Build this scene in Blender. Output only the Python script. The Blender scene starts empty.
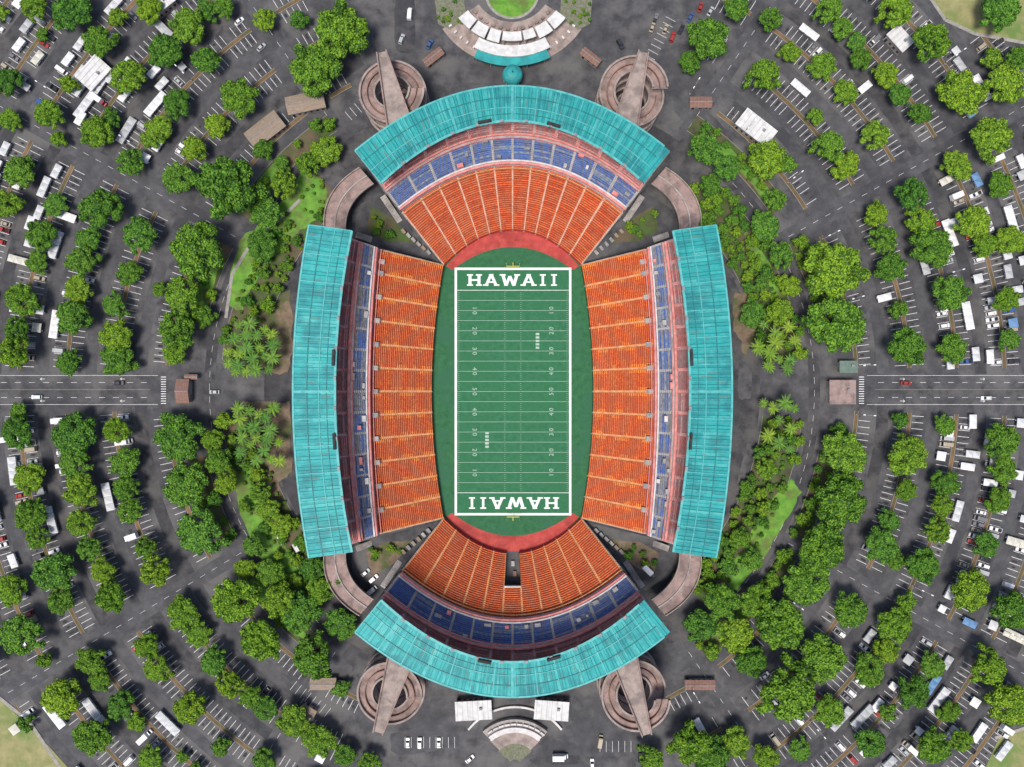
import bpy, math, random
import numpy as np
from mathutils import Vector, noise as mnoise
random.seed(7); np.random.seed(7)
S=0.44; H=300.0
def W(u,v,z=0.0):
    k=S*(H-z)/H
    return np.array([(u-512)*k,(383.5-v)*k,z])
def PR(r,a,z=0.0):
    a=math.radians(a)
    return W(512+r*math.cos(a),390-r*math.sin(a),0)+np.array([0,0,z])
scene=bpy.context.scene
# ---------------------------------------------------------------- materials
MATS={}
def mat(name,c1,c2=None,scale=1.0,rough=0.85,detail=5,c3=None,scale2=None,lo=0.35,hi=0.65,bump=0.0,metal=0,spec=0.3,stretch=None):
    m=bpy.data.materials.new(name); m.use_nodes=True
    nt=m.node_tree; b=nt.nodes['Principled BSDF']
    b.inputs['Roughness'].default_value=rough; b.inputs['Metallic'].default_value=metal
    b.inputs['Specular IOR Level'].default_value=spec
    if c2 is None: b.inputs['Base Color'].default_value=(*c1,1)
    else:
        tc=nt.nodes.new('ShaderNodeTexCoord'); src=tc.outputs['Object']
        if stretch:
            mp=nt.nodes.new('ShaderNodeMapping'); mp.inputs['Scale'].default_value=stretch
            nt.links.new(src,mp.inputs['Vector']); src=mp.outputs['Vector']
        n=nt.nodes.new('ShaderNodeTexNoise'); n.inputs['Scale'].default_value=scale; n.inputs['Detail'].default_value=detail
        n.inputs['Roughness'].default_value=0.65
        nt.links.new(src,n.inputs['Vector'])
        r=nt.nodes.new('ShaderNodeValToRGB'); r.color_ramp.elements[0].position=lo; r.color_ramp.elements[1].position=hi
        r.color_ramp.elements[0].color=(*c1,1); r.color_ramp.elements[1].color=(*c2,1)
        nt.links.new(n.outputs['Fac'],r.inputs['Fac']); out=r.outputs['Color']
        if c3:
            n2=nt.nodes.new('ShaderNodeTexNoise'); n2.inputs['Scale'].default_value=scale2; n2.inputs['Detail'].default_value=7; n2.inputs['Roughness'].default_value=0.65
            nt.links.new(tc.outputs['Object'],n2.inputs['Vector'])
            r2=nt.nodes.new('ShaderNodeValToRGB'); r2.color_ramp.elements[0].position=0.47; r2.color_ramp.elements[1].position=0.62
            nt.links.new(n2.outputs['Fac'],r2.inputs['Fac'])
            mx=nt.nodes.new('ShaderNodeMix'); mx.data_type='RGBA'
            nt.links.new(r2.outputs['Color'],mx.inputs[0]); nt.links.new(out,mx.inputs[6]); mx.inputs[7].default_value=(*c3,1)
            out=mx.outputs[2]
        nt.links.new(out,b.inputs['Base Color'])
    MATS[name]=m; return m
mat('terrain',(0.06,0.10,0.03),(0.13,0.14,0.06),0.02)
mat('asphalt',(0.036,0.036,0.040),(0.084,0.083,0.088),0.16,detail=12,c3=(0.112,0.108,0.107),scale2=0.04,lo=0.3,hi=0.7)
mat('asphalt_road',(0.052,0.052,0.056),(0.098,0.097,0.102),0.25,detail=12,c3=(0.044,0.044,0.049),scale2=0.06,lo=0.3,hi=0.7)
mat('asphalt_dark',(0.026,0.026,0.030),(0.064,0.063,0.067),0.2,detail=12,c3=(0.088,0.084,0.082),scale2=0.05,lo=0.3,hi=0.7)
mat('oil_stain',(0.018,0.018,0.020),(0.045,0.044,0.047),0.8)
mat('line_paint',(0.72,0.72,0.72),(0.35,0.35,0.35),0.7,lo=0.5,hi=0.75)
mat('yellow_paint',(0.42,0.32,0.12),(0.22,0.18,0.10),0.8)
mat('kerb',(0.22,0.21,0.19),(0.33,0.31,0.28),0.5)
mat('bed',(0.15,0.085,0.04),(0.07,0.075,0.03),0.25,detail=7,c3=(0.20,0.115,0.055),scale2=0.1)
mat('bed_dark',(0.055,0.045,0.030),(0.06,0.12,0.022),0.16,detail=9,c3=(0.12,0.085,0.055),scale2=0.07)
mat('grass',(0.07,0.20,0.022),(0.15,0.31,0.04),0.3,detail=9,c3=(0.11,0.14,0.04),scale2=0.12)
mat('dry_grass',(0.18,0.19,0.07),(0.30,0.27,0.13),0.2,detail=9,c3=(0.12,0.19,0.05),scale2=0.07)
mat('turf',(0.020,0.118,0.052),(0.034,0.158,0.072),0.5,detail=8,c3=(0.026,0.137,0.058),scale2=0.06)
mat('turf_edge',(0.018,0.095,0.038),(0.036,0.14,0.058),0.4,detail=8,c3=(0.03,0.115,0.06),scale2=0.08)
mat('field_white',(0.75,0.77,0.75),(0.6,0.64,0.6),1.5)
mat('field_line',(0.42,0.52,0.45),(0.28,0.40,0.32),1.0)
mat('track_red',(0.36,0.045,0.04),(0.46,0.08,0.065),0.3,detail=8,c3=(0.27,0.04,0.035),scale2=0.1)
OR=[((0.66,0.145,0.018),(0.44,0.065,0.014)),((0.60,0.11,0.016),(0.40,0.055,0.014)),((0.48,0.062,0.014),(0.64,0.13,0.018)),((0.74,0.26,0.04),(0.66,0.16,0.02))]
for i,(a,b) in enumerate(OR): mat('seat_orange%d'%i,a,b,1.3,detail=10,lo=0.44,hi=0.56,rough=0.6,c3=(0.46,0.075,0.02),scale2=0.22)
RU=[((0.58,0.088,0.018),(0.36,0.05,0.014)),((0.52,0.065,0.018),(0.66,0.14,0.03)),((0.42,0.055,0.018),(0.58,0.09,0.02)),((0.34,0.045,0.018),(0.50,0.08,0.025))]
for i,(a,b) in enumerate(RU): mat('seat_rust%d'%i,a,b,1.3,detail=10,lo=0.44,hi=0.56,rough=0.6,c3=(0.48,0.13,0.055),scale2=0.22)
for i,(a,b) in enumerate([((0.030,0.09,0.30),(0.06,0.14,0.38)),((0.04,0.11,0.38),(0.02,0.06,0.20)),((0.07,0.14,0.30),(0.26,0.29,0.34))]):
    mat('seat_blue%d'%i,a,b,0.9,detail=8,lo=0.4,hi=0.6,rough=0.6)
for i,(a,b) in enumerate([((0.44,0.13,0.12),(0.26,0.075,0.065)),((0.64,0.29,0.26),(0.42,0.14,0.13))]):
    mat('seat_maroon%d'%i,a,b,0.9,detail=8,rough=0.6)
mat('tread_orange',(0.17,0.042,0.02),(0.30,0.09,0.035),0.8,detail=6)
mat('tread_grey',(0.13,0.13,0.14),(0.27,0.26,0.27),0.6,detail=6)
mat('aisle',(0.64,0.33,0.16),(0.46,0.19,0.08),0.7)
mat('aisle_pale',(0.62,0.42,0.32),(0.46,0.24,0.16),0.7)
mat('aisle_grey',(0.44,0.42,0.42),(0.30,0.29,0.29),0.7)
mat('concrete',(0.28,0.26,0.245),(0.40,0.37,0.35),0.4,detail=8,c3=(0.20,0.18,0.17),scale2=0.15)
mat('concrete_white',(0.66,0.63,0.62),(0.46,0.43,0.42),0.4)
mat('concrete_pink',(0.34,0.24,0.215),(0.23,0.165,0.15),0.35,detail=9,c3=(0.16,0.12,0.11),scale2=0.2)
mat('concrete_tan',(0.36,0.29,0.26),(0.25,0.20,0.18),0.35,detail=9,c3=(0.19,0.155,0.14),scale2=0.2)
mat('pink_paint',(0.70,0.28,0.26),(0.50,0.16,0.15),0.5)
mat('red_paint',(0.50,0.06,0.05),(0.38,0.05,0.045),0.5)
mat('dark',(0.018,0.018,0.02),(0.04,0.04,0.045),0.5)
mat('steel_grey',(0.16,0.16,0.17),(0.28,0.28,0.28),0.8,rough=0.6)
for i,(a,b) in enumerate([((0.022,0.30,0.30),(0.045,0.38,0.37)),((0.030,0.35,0.34),(0.018,0.25,0.26)),((0.04,0.34,0.335),(0.09,0.42,0.40)),((0.018,0.25,0.26),(0.035,0.33,0.32))]):
    mat('teal%d'%i,a,b,0.3,detail=12,rough=0.55,c3=(0.022,0.20,0.215),scale2=0.08)
mat('teal_rib',(0.11,0.43,0.42),(0.05,0.30,0.30),0.5,rough=0.55)
mat('teal_dark',(0.012,0.13,0.14),(0.02,0.19,0.20),0.5,rough=0.5)
mat('roof_rust',(0.16,0.14,0.11),(0.05,0.22,0.22),0.9,detail=8)
mat('roof_white',(0.66,0.66,0.66),(0.46,0.45,0.44),0.4,detail=8)
mat('roof_tan',(0.30,0.23,0.17),(0.20,0.15,0.11),0.4,stretch=(1,6,1))
mat('roof_brown',(0.24,0.13,0.10),(0.16,0.09,0.07),0.4,stretch=(1,6,1))
mat('roof_green',(0.10,0.16,0.13),(0.15,0.2,0.17),0.4)
mat('gravel',(0.20,0.19,0.15),(0.10,0.12,0.06),0.9,detail=9)
mat('dirt',(0.13,0.09,0.06),(0.21,0.155,0.11),0.3,detail=9,c3=(0.07,0.09,0.03),scale2=0.12)
mat('bark',(0.10,0.07,0.05),(0.16,0.12,0.09),2.0)
mat('glass',(0.015,0.018,0.022),rough=0.08,spec=0.6)
mat('rubber',(0.015,0.015,0.015))
mat('chrome',(0.5,0.5,0.5),rough=0.3,metal=0.8)
mat('white_paint',(0.72,0.72,0.72),rough=0.5)
mat('goal_yellow',(0.75,0.62,0.12),rough=0.4)
def leafmat(name,c):
    m=bpy.data.materials.new(name); m.use_nodes=True; nt=m.node_tree; b=nt.nodes['Principled BSDF']
    b.inputs['Roughness'].default_value=0.65; b.inputs['Specular IOR Level'].default_value=0.15
    oi=nt.nodes.new('ShaderNodeObjectInfo')
    r=nt.nodes.new('ShaderNodeValToRGB'); r.color_ramp.interpolation='LINEAR'
    cs=[(0.55,0.74,0.95),(0.95,0.97,0.9),(1.55,1.28,0.9),(0.70,0.88,1.2),(1.2,1.12,0.8)]
    els=r.color_ramp.elements
    els[0].position=0; els[1].position=1
    for p in (0.3,0.5,0.72): els.new(p)
    for e,k in zip(els,cs): e.color=(c[0]*k[0],c[1]*k[1],c[2]*k[2],1)
    nt.links.new(oi.outputs['Random'],r.inputs['Fac'])
    tc=nt.nodes.new('ShaderNodeTexCoord'); n=nt.nodes.new('ShaderNodeTexNoise'); n.inputs['Scale'].default_value=0.6; n.inputs['Detail'].default_value=3
    nt.links.new(tc.outputs['Object'],n.inputs['Vector'])
    r2=nt.nodes.new('ShaderNodeValToRGB'); r2.color_ramp.elements[0].position=0.35; r2.color_ramp.elements[1].position=0.65
    r2.color_ramp.elements[0].color=(0.6,0.67,0.75,1); r2.color_ramp.elements[1].color=(1.25,1.2,1.0,1)
    nt.links.new(n.outputs['Fac'],r2.inputs['Fac'])
    mx=nt.nodes.new('ShaderNodeMix'); mx.data_type='RGBA'; mx.blend_type='MULTIPLY'; mx.inputs[0].default_value=1
    nt.links.new(r.outputs['Color'],mx.inputs[6]); nt.links.new(r2.outputs['Color'],mx.inputs[7])
    nt.links.new(mx.outputs[2],b.inputs['Base Color'])
    MATS[name]=m
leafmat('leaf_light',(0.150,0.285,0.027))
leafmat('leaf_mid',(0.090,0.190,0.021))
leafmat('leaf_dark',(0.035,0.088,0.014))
leafmat('palm_leaf',(0.12,0.205,0.045))
def ramp_mat(name,cols,rough):
    m=bpy.data.materials.new(name); m.use_nodes=True; nt=m.node_tree; b=nt.nodes['Principled BSDF']
    b.inputs['Roughness'].default_value=rough
    oi=nt.nodes.new('ShaderNodeObjectInfo'); r=nt.nodes.new('ShaderNodeValToRGB'); r.color_ramp.interpolation='CONSTANT'
    els=r.color_ramp.elements; els[0].position=0; els[0].color=(*cols[0][1],1); els[1].position=cols[-1][0]; els[1].color=(*cols[-1][1],1)
    for p,c in cols[1:-1]:
        e=els.new(p); e.color=(*c,1)
    nt.links.new(oi.outputs['Random'],r.inputs['Fac']); nt.links.new(r.outputs['Color'],b.inputs['Base Color']); MATS[name]=m
ramp_mat('car_paint',[(0,(0.7,0.7,0.7)),(0.42,(0.38,0.39,0.40)),(0.6,(0.03,0.03,0.035)),(0.7,(0.15,0.15,0.16)),(0.8,(0.32,0.03,0.025)),(0.87,(0.04,0.09,0.25)),(0.93,(0.35,0.30,0.22))],0.3)
ramp_mat('tent_cloth',[(0,(0.70,0.70,0.70)),(0.4,(0.54,0.55,0.56)),(0.75,(0.40,0.41,0.42)),(0.9,(0.12,0.24,0.42)),(0.93,(0.55,0.53,0.46)),(0.98,(0.15,0.32,0.28))],0.8)
# ---------------------------------------------------------------- mesh builder
class MB:
    def __init__(s): s.v=[];s.f=[];s.m=[];s.mn=[]
    def mi(s,n):
        if n not in s.mn: s.mn.append(n)
        return s.mn.index(n)
    def poly(s,pts,m):
        i=len(s.v); s.v.extend([tuple(float(c) for c in p) for p in pts]); s.f.append(tuple(range(i,i+len(pts)))); s.m.append(s.mi(m))
    def prism(s,base,z0,z1,m,mtop=None,bottom=False):
        n=len(base)
        for i in range(n):
            a=base[i];b=base[(i+1)%n]
            s.poly([(a[0],a[1],z0),(b[0],b[1],z0),(b[0],b[1],z1),(a[0],a[1],z1)],m)
        s.poly([(p[0],p[1],z1) for p in base],mtop or m)
        if bottom: s.poly([(p[0],p[1],z0) for p in base][::-1],m)
    def box(s,c,sx,sy,sz,m,rot=0.0,mtop=None):
        ca,sa=math.cos(rot),math.sin(rot)
        base=[]
        for dx,dy in((-1,-1),(1,-1),(1,1),(-1,1)):
            x=dx*sx/2;y=dy*sy/2
            base.append((c[0]+x*ca-y*sa,c[1]+x*sa+y*ca))
        s.prism(base,c[2],c[2]+sz,m,mtop,True)
    def beam(s,p,q,w,h,m):
        p=np.array(p,float);q=np.array(q,float);d=q-p
        n=np.array([-d[1],d[0],0]);L=np.linalg.norm(n)
        n=np.array([1,0,0]) if L<1e-6 else n/L
        up=np.cross(d,n); up=up/np.linalg.norm(up)
        n=n*w/2; up=up*h/2
        A=[p-n-up,p+n-up,p+n+up,p-n+up];B=[x+d for x in A]
        for i in range(4): s.poly([A[i],A[(i+1)%4],B[(i+1)%4],B[i]],m)
        s.poly(A,m);s.poly(B[::-1],m)
    def cyl(s,c,r0,r1,z0,z1,m,n=12):
        a=[(c[0]+r0*math.cos(2*math.pi*i/n),c[1]+r0*math.sin(2*math.pi*i/n),z0) for i in range(n)]
        b=[(c[0]+r1*math.cos(2*math.pi*i/n),c[1]+r1*math.sin(2*math.pi*i/n),z1) for i in range(n)]
        for i in range(n): s.poly([a[i],a[(i+1)%n],b[(i+1)%n],b[i]],m)
        s.poly(b,m)
    def mesh(s,name):
        me=bpy.data.meshes.new(name); me.from_pydata(s.v,[],s.f)
        for n in s.mn: me.materials.append(MATS[n])
        me.polygons.foreach_set('material_index',s.m); me.update(); return me
    def obj(s,name,parent=None):
        o=bpy.data.objects.new(name,s.mesh(name)); scene.collection.objects.link(o)
        if parent: o.parent=parent
        return o
def inst(name,me,loc,rot=0,sc=1.0):
    o=bpy.data.objects.new(name,me); scene.collection.objects.link(o); o.location=loc; o.rotation_euler=(0,0,rot)
    o.scale=(sc,sc,sc) if not isinstance(sc,tuple) else sc
    return o
def empty(name):
    o=bpy.data.objects.new(name,None); scene.collection.objects.link(o); return o
# ---------------------------------------------------------------- ground
mb=MB(); R=6000; mb.poly([(-R,-R,-0.03),(R,-R,-0.03),(R,R,-0.03),(-R,R,-0.03)],'terrain'); mb.obj('ground')
mb=MB(); mb.poly([(360*math.cos(a*math.pi/90),360*math.sin(a*math.pi/90),0) for a in range(180)],'asphalt'); mb.obj('parking_lot_pavement')
def annulus(mb,r0,r1,a0,a1,z,m,step=1.5,kerb=None):
    n=max(1,int(abs(a1-a0)/step))
    for i in range(n):
        A=a0+(a1-a0)*i/n;B=a0+(a1-a0)*(i+1)/n
        p=[PR(r0,A,z),PR(r1,A,z),PR(r1,B,z),PR(r0,B,z)]
        mb.poly(p,m)
        if kerb:
            for r in (r0,r1):
                rr=r-0.35 if r==r0 else r+0.35
                mb.poly([PR(r,A,z+.015),PR(r,B,z+.015),PR(rr,B,z+.015),PR(rr,A,z+.015)],kerb)
                mb.poly([PR(rr,A,0),PR(rr,B,0),PR(rr,B,z+.015),PR(rr,A,z+.015)],kerb)
    if kerb:
        for A in (a0,a1): mb.poly([PR(r0-.35,A,0),PR(r1+.35,A,0),PR(r1+.35,A,z),PR(r0-.35,A,z)],kerb)
ROADS=[0,29,56,124,151,180,211,236,304,331]
ROWS=[345,398,445,493,541,589,637,685]
def droad(r,a):
    a%=360
    return min(min(abs(a-x),360-abs(a-x))*math.pi/180*r for x in ROADS)
GR_POLY=[[(0,698),(48,745),(75,775),(-40,775),(-40,660)],[(925,-20),(1060,-20),(1060,38),(1010,42),(965,30),(940,14)],[(1000,735),(1060,720),(1060,790),(975,790)]]
LAWN=[(228,305),(232,268),(240,240),(262,222),(286,196),(302,172),(322,178),(330,200),(312,222),(290,240),(268,262),(250,290),(242,312)]
LAWN2=[(760,512),(792,478),(800,492),(786,522),(762,560),(735,590),(722,580),(745,545)]
LAWN3=[(232,470),(252,470),(262,510),(292,556),(310,585),(296,592),(262,560),(240,515)]
DIRT=[(258,318),(290,290),(294,345),(288,372),(262,372)]
DIRT2=[(244,400),(290,402),(292,470),(276,492),(254,462)]
DIRT3=[(735,292),(760,300),(762,330),(745,355),(733,330)]
def inpoly(u,v,P):
    c=False;j=len(P)-1
    for i in range(len(P)):
        if (P[i][1]>v)!=(P[j][1]>v) and u<(P[j][0]-P[i][0])*(v-P[i][1])/(P[j][1]-P[i][1])+P[i][0]: c=not c
        j=i
    return c
def uv(r,a):
    a=math.radians(a); return 512+r*math.cos(a),390-r*math.sin(a)
def blocked(u,v): return any(inpoly(u,v,P) for P in GR_POLY)
def sector_ok(r,a):
    a%=360
    return not(62<a<118 or 244<a<296)
mb=MB()
for a in ROADS:
    w=16 if a in(0,180) else 8
    r0=232 if a in (0,180) else 300
    A=math.radians(a); d=np.array([math.cos(A),-math.sin(A)]); n=np.array([-d[1],d[0]])
    c=np.array([512.,390.])
    P=[c+d*r0+n*w,c+d*760+n*w,c+d*760-n*w,c+d*r0-n*w]
    mb.poly([W(*p,0)+[0,0,0.006] for p in P],'asphalt' if a in(0,180) else 'asphalt_road')
mb.obj('road')
mb=MB()
for a0,a1 in((-56,56),(124,236)): annulus(mb,297,308,a0,a1,0.012,'asphalt_dark',2)
mb.obj('ring_road')
mb=MB()
for r0,r1 in zip(ROWS[:-1],ROWS[1:]):
    m=(r0+r1)/2
    for i in range(len(ROADS)):
        a=ROADS[i];b=ROADS[(i+1)%len(ROADS)]; b=b if b>a else b+360
        if sector_ok(m,(a+b)/2) and (b-a)<60: annulus(mb,m-6,m+6,a+1,b-1,0.004,'asphalt_road' if random.random()<.45 else 'asphalt_dark',2)
mb.obj('parking_aisle')
mb=MB(); mb.poly([PR(248 if abs(math.sin(math.radians(a)))<.8 else 300,a,0.014) for a in range(0,360,3)],'asphalt_dark'); mb.obj('stadium_apron')
def ragged(pts,amp=2.0,k=6,seed=0):
    out=[]
    for i in range(len(pts)):
        a=np.array(pts[i],float);b=np.array(pts[(i+1)%len(pts)],float)
        for j in range(k):
            p=a+(b-a)*j/k; out.append((p[0]+amp*mnoise.noise(Vector((p[0]*.3,p[1]*.3,seed))),p[1]+amp*mnoise.noise(Vector((p[0]*.3,p[1]*.3,seed+9)))))
    return out
mb=MB(); PI=0
for (u,v,a,b,dg,m) in [(350,60,60,26,35,'asphalt_road'),(470,90,40,14,0,'asphalt_road'),(640,30,80,30,-20,'asphalt'),(700,120,60,22,-40,'asphalt_road'),(300,125,50,16,30,'asphalt'),(420,740,60,26,10,'asphalt_road'),(610,745,70,22,-8,'asphalt'),(330,660,50,20,-40,'asphalt_road'),(690,655,60,20,35,'asphalt_road'),(405,25,22,60,0,'asphalt_dark'),(275,300,10,60,-10,'asphalt'),(745,470,10,60,-14,'asphalt'),(745,380,14,40,0,'asphalt'),(365,40,20,70,20,'asphalt'),(560,760,60,10,0,'asphalt_dark')]:
    t=math.radians(dg); P=[]; PI+=1
    for k in range(16):
        an=k/16*6.283; rr=1/max(abs(math.cos(an)),abs(math.sin(an))); x=a/2*min(rr,1.25)*math.cos(an)*random.uniform(.9,1.05);y=b/2*min(rr,1.25)*math.sin(an)*random.uniform(.9,1.05)
        P.append(W(u+x*math.cos(t)-y*math.sin(t),v-x*math.sin(t)-y*math.cos(t),0)+[0,0,.018+PI*.0006])
    mb.poly(P,m)
mb.obj('pavement_patch')
isl=MB(); lines=MB(); stains=MB()
SLOTS=[]
for r in ROWS:
    da=math.degrees(2.75/(r*S))
    a=0.0; run=[]
    runs=[]
    while a<360:
        u,v=uv(r,a)
        ok=droad(r,a)>(23 if (a<10 or a>350 or 170<a<190) else 14) and sector_ok(r,a) and not blocked(u,v) and -60<u<1085 and -60<v<830
        if ok: run.append(a)
        elif run: runs.append(run); run=[]
        a+=da
    if run: runs.append(run)
    for run in runs:
        if len(run)<4: continue
        annulus(isl,r-1.7,r+1.7,run[0]-da*.5,run[-1]+da*.5,0.12,'bed',1.5,'kerb')
        for side in (-1,1):
            if r==345 and side==-1: continue
            for k,A in enumerate(run):
                rad=math.radians(A)
                t=np.array([-math.sin(rad),math.cos(rad),0])*0.09
                c0=PR(r+side*3.0,A,0.02); c1=PR(r+side*14.5,A,0.02)
                if random.random()<.96: lines.poly([c0-t,c0+t,c1+t,c1-t],'line_paint')
                if k<len(run)-1:
                    SLOTS.append((r+side*9,A+da/2,r))
                    if random.random()<.5:
                        c=PR(r+side*random.uniform(7,11),A+da/2*random.uniform(.8,1.2),0.0165); e=t/0.09; f=np.array([e[1],-e[0],0]); w_=random.uniform(.4,.8);h_=random.uniform(.6,1.7)
                        stains.poly([c+e*w_*math.cos(q_)*random.uniform(.8,1.1)+f*h_*math.sin(q_) for q_ in np.linspace(0,5.6,9)],'oil_stain')
isl.obj('planting_strip'); stains.obj('pavement_stain')
def arcline(r,a0,a1,m='line_paint',w=0.35,dash=None,z=0.034):
    a=a0; st=1.2; i=0
    while a<a1:
        if dash is None or i%2==0: annulus(lines,r-w/2,r+w/2,a,min(a+st,a1),z,m,1.2)
        a+=st;i+=1
for a0,a1 in((-54,54),(126,234)): arcline(302.5,a0,a1,'line_paint',0.22,True)
def seg(p,q,w,m='line_paint',z=0.034):
    p=np.array(p,float);q=np.array(q,float);d=q-p;n=np.array([-d[1],d[0]]);n=n/np.linalg.norm(n)*w/2
    lines.poly([W(*x,0)+[0,0,z] for x in (p-n,q-n,q+n,p+n)],m)
for sx in (0,1):
    X=lambda x:(1025-x if sx else x)
    for y in (375.5,404.5): seg((X(-60),y),(X(158),y),.3)
    seg((X(-60),389.6),(X(150),389.6),.3,'yellow_paint')
    for y in (382.5,397.5):
        for x in range(-55,150,14): seg((X(x),y),(X(x+6),y),.3)
    for y in np.arange(377,404,2.4): seg((X(161),y),(X(166),y),.7)
    for x in (40,120):
        for y in (379,401):
            seg((X(x),y),(X(x+5),y),.4); seg((X(x),y),(X(x+2),y-1.2),.4); seg((X(x),y),(X(x+2),y+1.2),.4)
for a in ROADS:
    if a in (0,180): continue
    A=math.radians(a); d=np.array([math.cos(A),-math.sin(A)]); c=np.array([512.,390.])
    for k in range(316,700,14): seg(c+d*k,c+d*(k+6),.25)
# marked bays on the stadium forecourt
for (u,v,dg,n) in [(405,748,0,9),(290,690,-38,8),(655,60,62,8),(352,120,40,6),(735,640,40,9),(600,752,0,6)]:
    t=math.radians(dg)
    for k in range(n):
        x=u+k*6.2*math.cos(t);y=v-k*6.2*math.sin(t); seg((x,y),(x-11*math.sin(t),y-11*math.cos(t)),.3)
lines.obj('road_marking')
mb=MB()
BEDS=[(6,48,252,291),(132,174,252,291),(186,228,252,291),(312,354,252,291)]
for a0,a1,r0,r1 in BEDS: annulus(mb,r0,r1,a0,a1,0.12,'bed_dark',1.5,'kerb')
for a0,a1 in ((12,28),(34,56),(124,147),(153,168),(192,208),(213,234),(306,329),(333,349)):
    annulus(mb,313,331,a0,a1,0.12,'bed_dark',1.5,'kerb')
mb.obj('planting_bed')
mb=MB()
for P in (LAWN,LAWN2,LAWN3): mb.poly([W(*p,0)+[0,0,0.155] for p in ragged(P,4)],'grass')
for P in (DIRT,DIRT2,DIRT3): mb.poly([W(*p,0)+[0,0,0.150] for p in ragged(P,5,6,3)],'dirt')
GRASS=[(16,34,276,286),(135,146,315,329),(156,166,316,328),(216,230,316,328),(308,320,316,328),(36,50,316,326)]
for a0,a1,r0,r1 in GRASS:
    n=int((a1-a0)*1.5)
    for i in range(n):
        A=a0+(a1-a0)*i/n;B=a0+(a1-a0)*(i+1)/n
        f=lambda t,k:2.5*mnoise.noise(Vector((t*.25,k,1)))+ (0 if a0+1<t<a1-1 else (3 if k==0 else -3))
        mb.poly([PR(r0+f(A,0),A,.145),PR(r1+f(A,5),A,.145),PR(r1+f(B,5),B,.145),PR(r0+f(B,0),B,.145)],'grass')
for P in GR_POLY: mb.poly([W(*p,0)+[0,0,0.14] for p in P],'dry_grass')
mb.obj('lawn')
mb=MB()
for pts in ([(-10,690),(30,722),(62,770)],[(928,-5),(945,20),(975,34),(1030,44)],[(995,738),(1030,726)],[(226,318),(232,275),(250,245),(285,215),(300,200)]):
    for a,b in zip(pts[:-1],pts[1:]): mb.beam(W(*a)+[0,0,.14],W(*b)+[0,0,.14],1.4,.16,'kerb')
mb.obj('footpath')
# ---------------------------------------------------------------- football field
mb=MB()
def par(P0,Pm,P1,t):
    P0,Pm,P1=map(lambda p:np.array(p,float),(P0,Pm,P1))
    return P0*(1-t)*(1-2*t)+Pm*4*t*(1-t)+P1*t*(2*t-1)
def loop(parts,n=24):
    out=[]
    for p in parts: out+= [par(*p,i/n) for i in range(n)]
    return out
def V2(p,z): return W(p[0],p[1],0)+[0,0,z]
bowl=loop([((444,266),(512,229),(581,266)),((581,266),(596,391.5),(581,517)),((581,517),(512,554),(444,517)),((444,517),(429,391.5),(444,266))])
mb.poly([V2(p,0.03) for p in bowl],'turf_edge')
def cres(top):
    f=lambda v: v if top else 783-v
    A=[par((446,266),(512.5,229),(579,266),t) for t in np.linspace(0,1,30)]; B=[par((452,270),(512.5,247),(573,270),t) for t in np.linspace(0,1,30)]
    for i in range(29): mb.poly([V2((p[0],f(p[1])),0.045) for p in (A[i],A[i+1],B[i+1],B[i])],'track_red')
cres(True);cres(False)
x0,x1,y0,y1=457,569,270,513
mb.poly([V2(p,0.06) for p in ((x0,y0),(x1,y0),(x1,y1),(x0,y1))],'turf')
def q(ua,va,ub,vb,m,z=0.07): mb.poly([V2(p,z) for p in ((ua,va),(ub,va),(ub,vb),(ua,vb))],m)
bw=2.4
q(x0-bw,y0-bw,x1+bw,y0,'field_white');q(x0-bw,y1,x1+bw,y1+bw,'field_white');q(x0-bw,y0,x0,y1,'field_white');q(x1,y0,x1+bw,y1,'field_white')
g0=y0+(y1-y0)/12;g1=y1-(y1-y0)/12
for i in range(21):
    y=g0+(g1-g0)*i/20; w=.5 if i in(0,20) else .32
    q(x0,y-w/2,x1,y+w/2,'field_line' if i not in (0,20) else 'field_white',0.071)
for i in range(1,100):
    if i%5==0: continue
    y=g0+(g1-g0)*i/100
    for x in (x0+1,504,520,x1-2.6): q(x,y-.1,x+1.5,y+.1,'field_line',0.071)
def stroke(o,sx,sy,p,qq,w):
    p=np.array(p,float);qq=np.array(qq,float);d=qq-p;n=np.array([-d[1],d[0]]);n=n/np.linalg.norm(n)*w/2
    mb.poly([V2((o[0]+sx*a[0],o[1]-sy*a[1]),0.085+random.random()*0.004) for a in (p-n,qq-n,qq+n,p+n)],'field_white')
def letter(ch,o,sx,sy):
    t=.2
    L=lambda a,b,w=t: stroke(o,sx,sy,a,b,w)
    if ch=='H':
        for x in (.2,.8): L((x,0),(x,1)); L((x-.2,.06),(x+.2,.06),.13);L((x-.2,.94),(x+.2,.94),.13)
        L((.2,.5),(.8,.5),.15)
    if ch=='A':
        L((.18,0),(.5,1),.18);L((.82,0),(.5,1),.18);L((.3,.32),(.7,.32),.13)
        for x in(.16,.84):L((x-.17,.06),(x+.17,.06),.13)
        L((.36,.95),(.64,.95),.12)
    if ch=='W':
        L((.12,1),(.3,0),.17);L((.3,0),(.5,.85),.15);L((.5,.85),(.7,0),.15);L((.7,0),(.88,1),.17)
        for x in(.12,.88):L((x-.16,.94),(x+.16,.94),.13)
    if ch=='I':
        L((.5,0),(.5,1),.24);L((.2,.06),(.8,.06),.13);L((.2,.94),(.8,.94),.13)
def word(o,sgn):
    x=0
    for ch,wd in (('H',15),('A',16),('W',19),('A',16),('I',10),('I',10)):
        letter(ch,(o[0]+sgn*x,o[1]),sgn*wd,sgn*11.5); x+=wd+1.2
word((467,g0-4.5),1); word((559,g1+4.5),-1)
for (u,v) in ((537.5,341),(487,440)):
    for k in range(5): q(u-1.8,v-8+k*3.4,u+1.8,v-8+k*3.4+2.2,'field_line',0.082)
fld=mb.obj('football_field')
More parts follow.
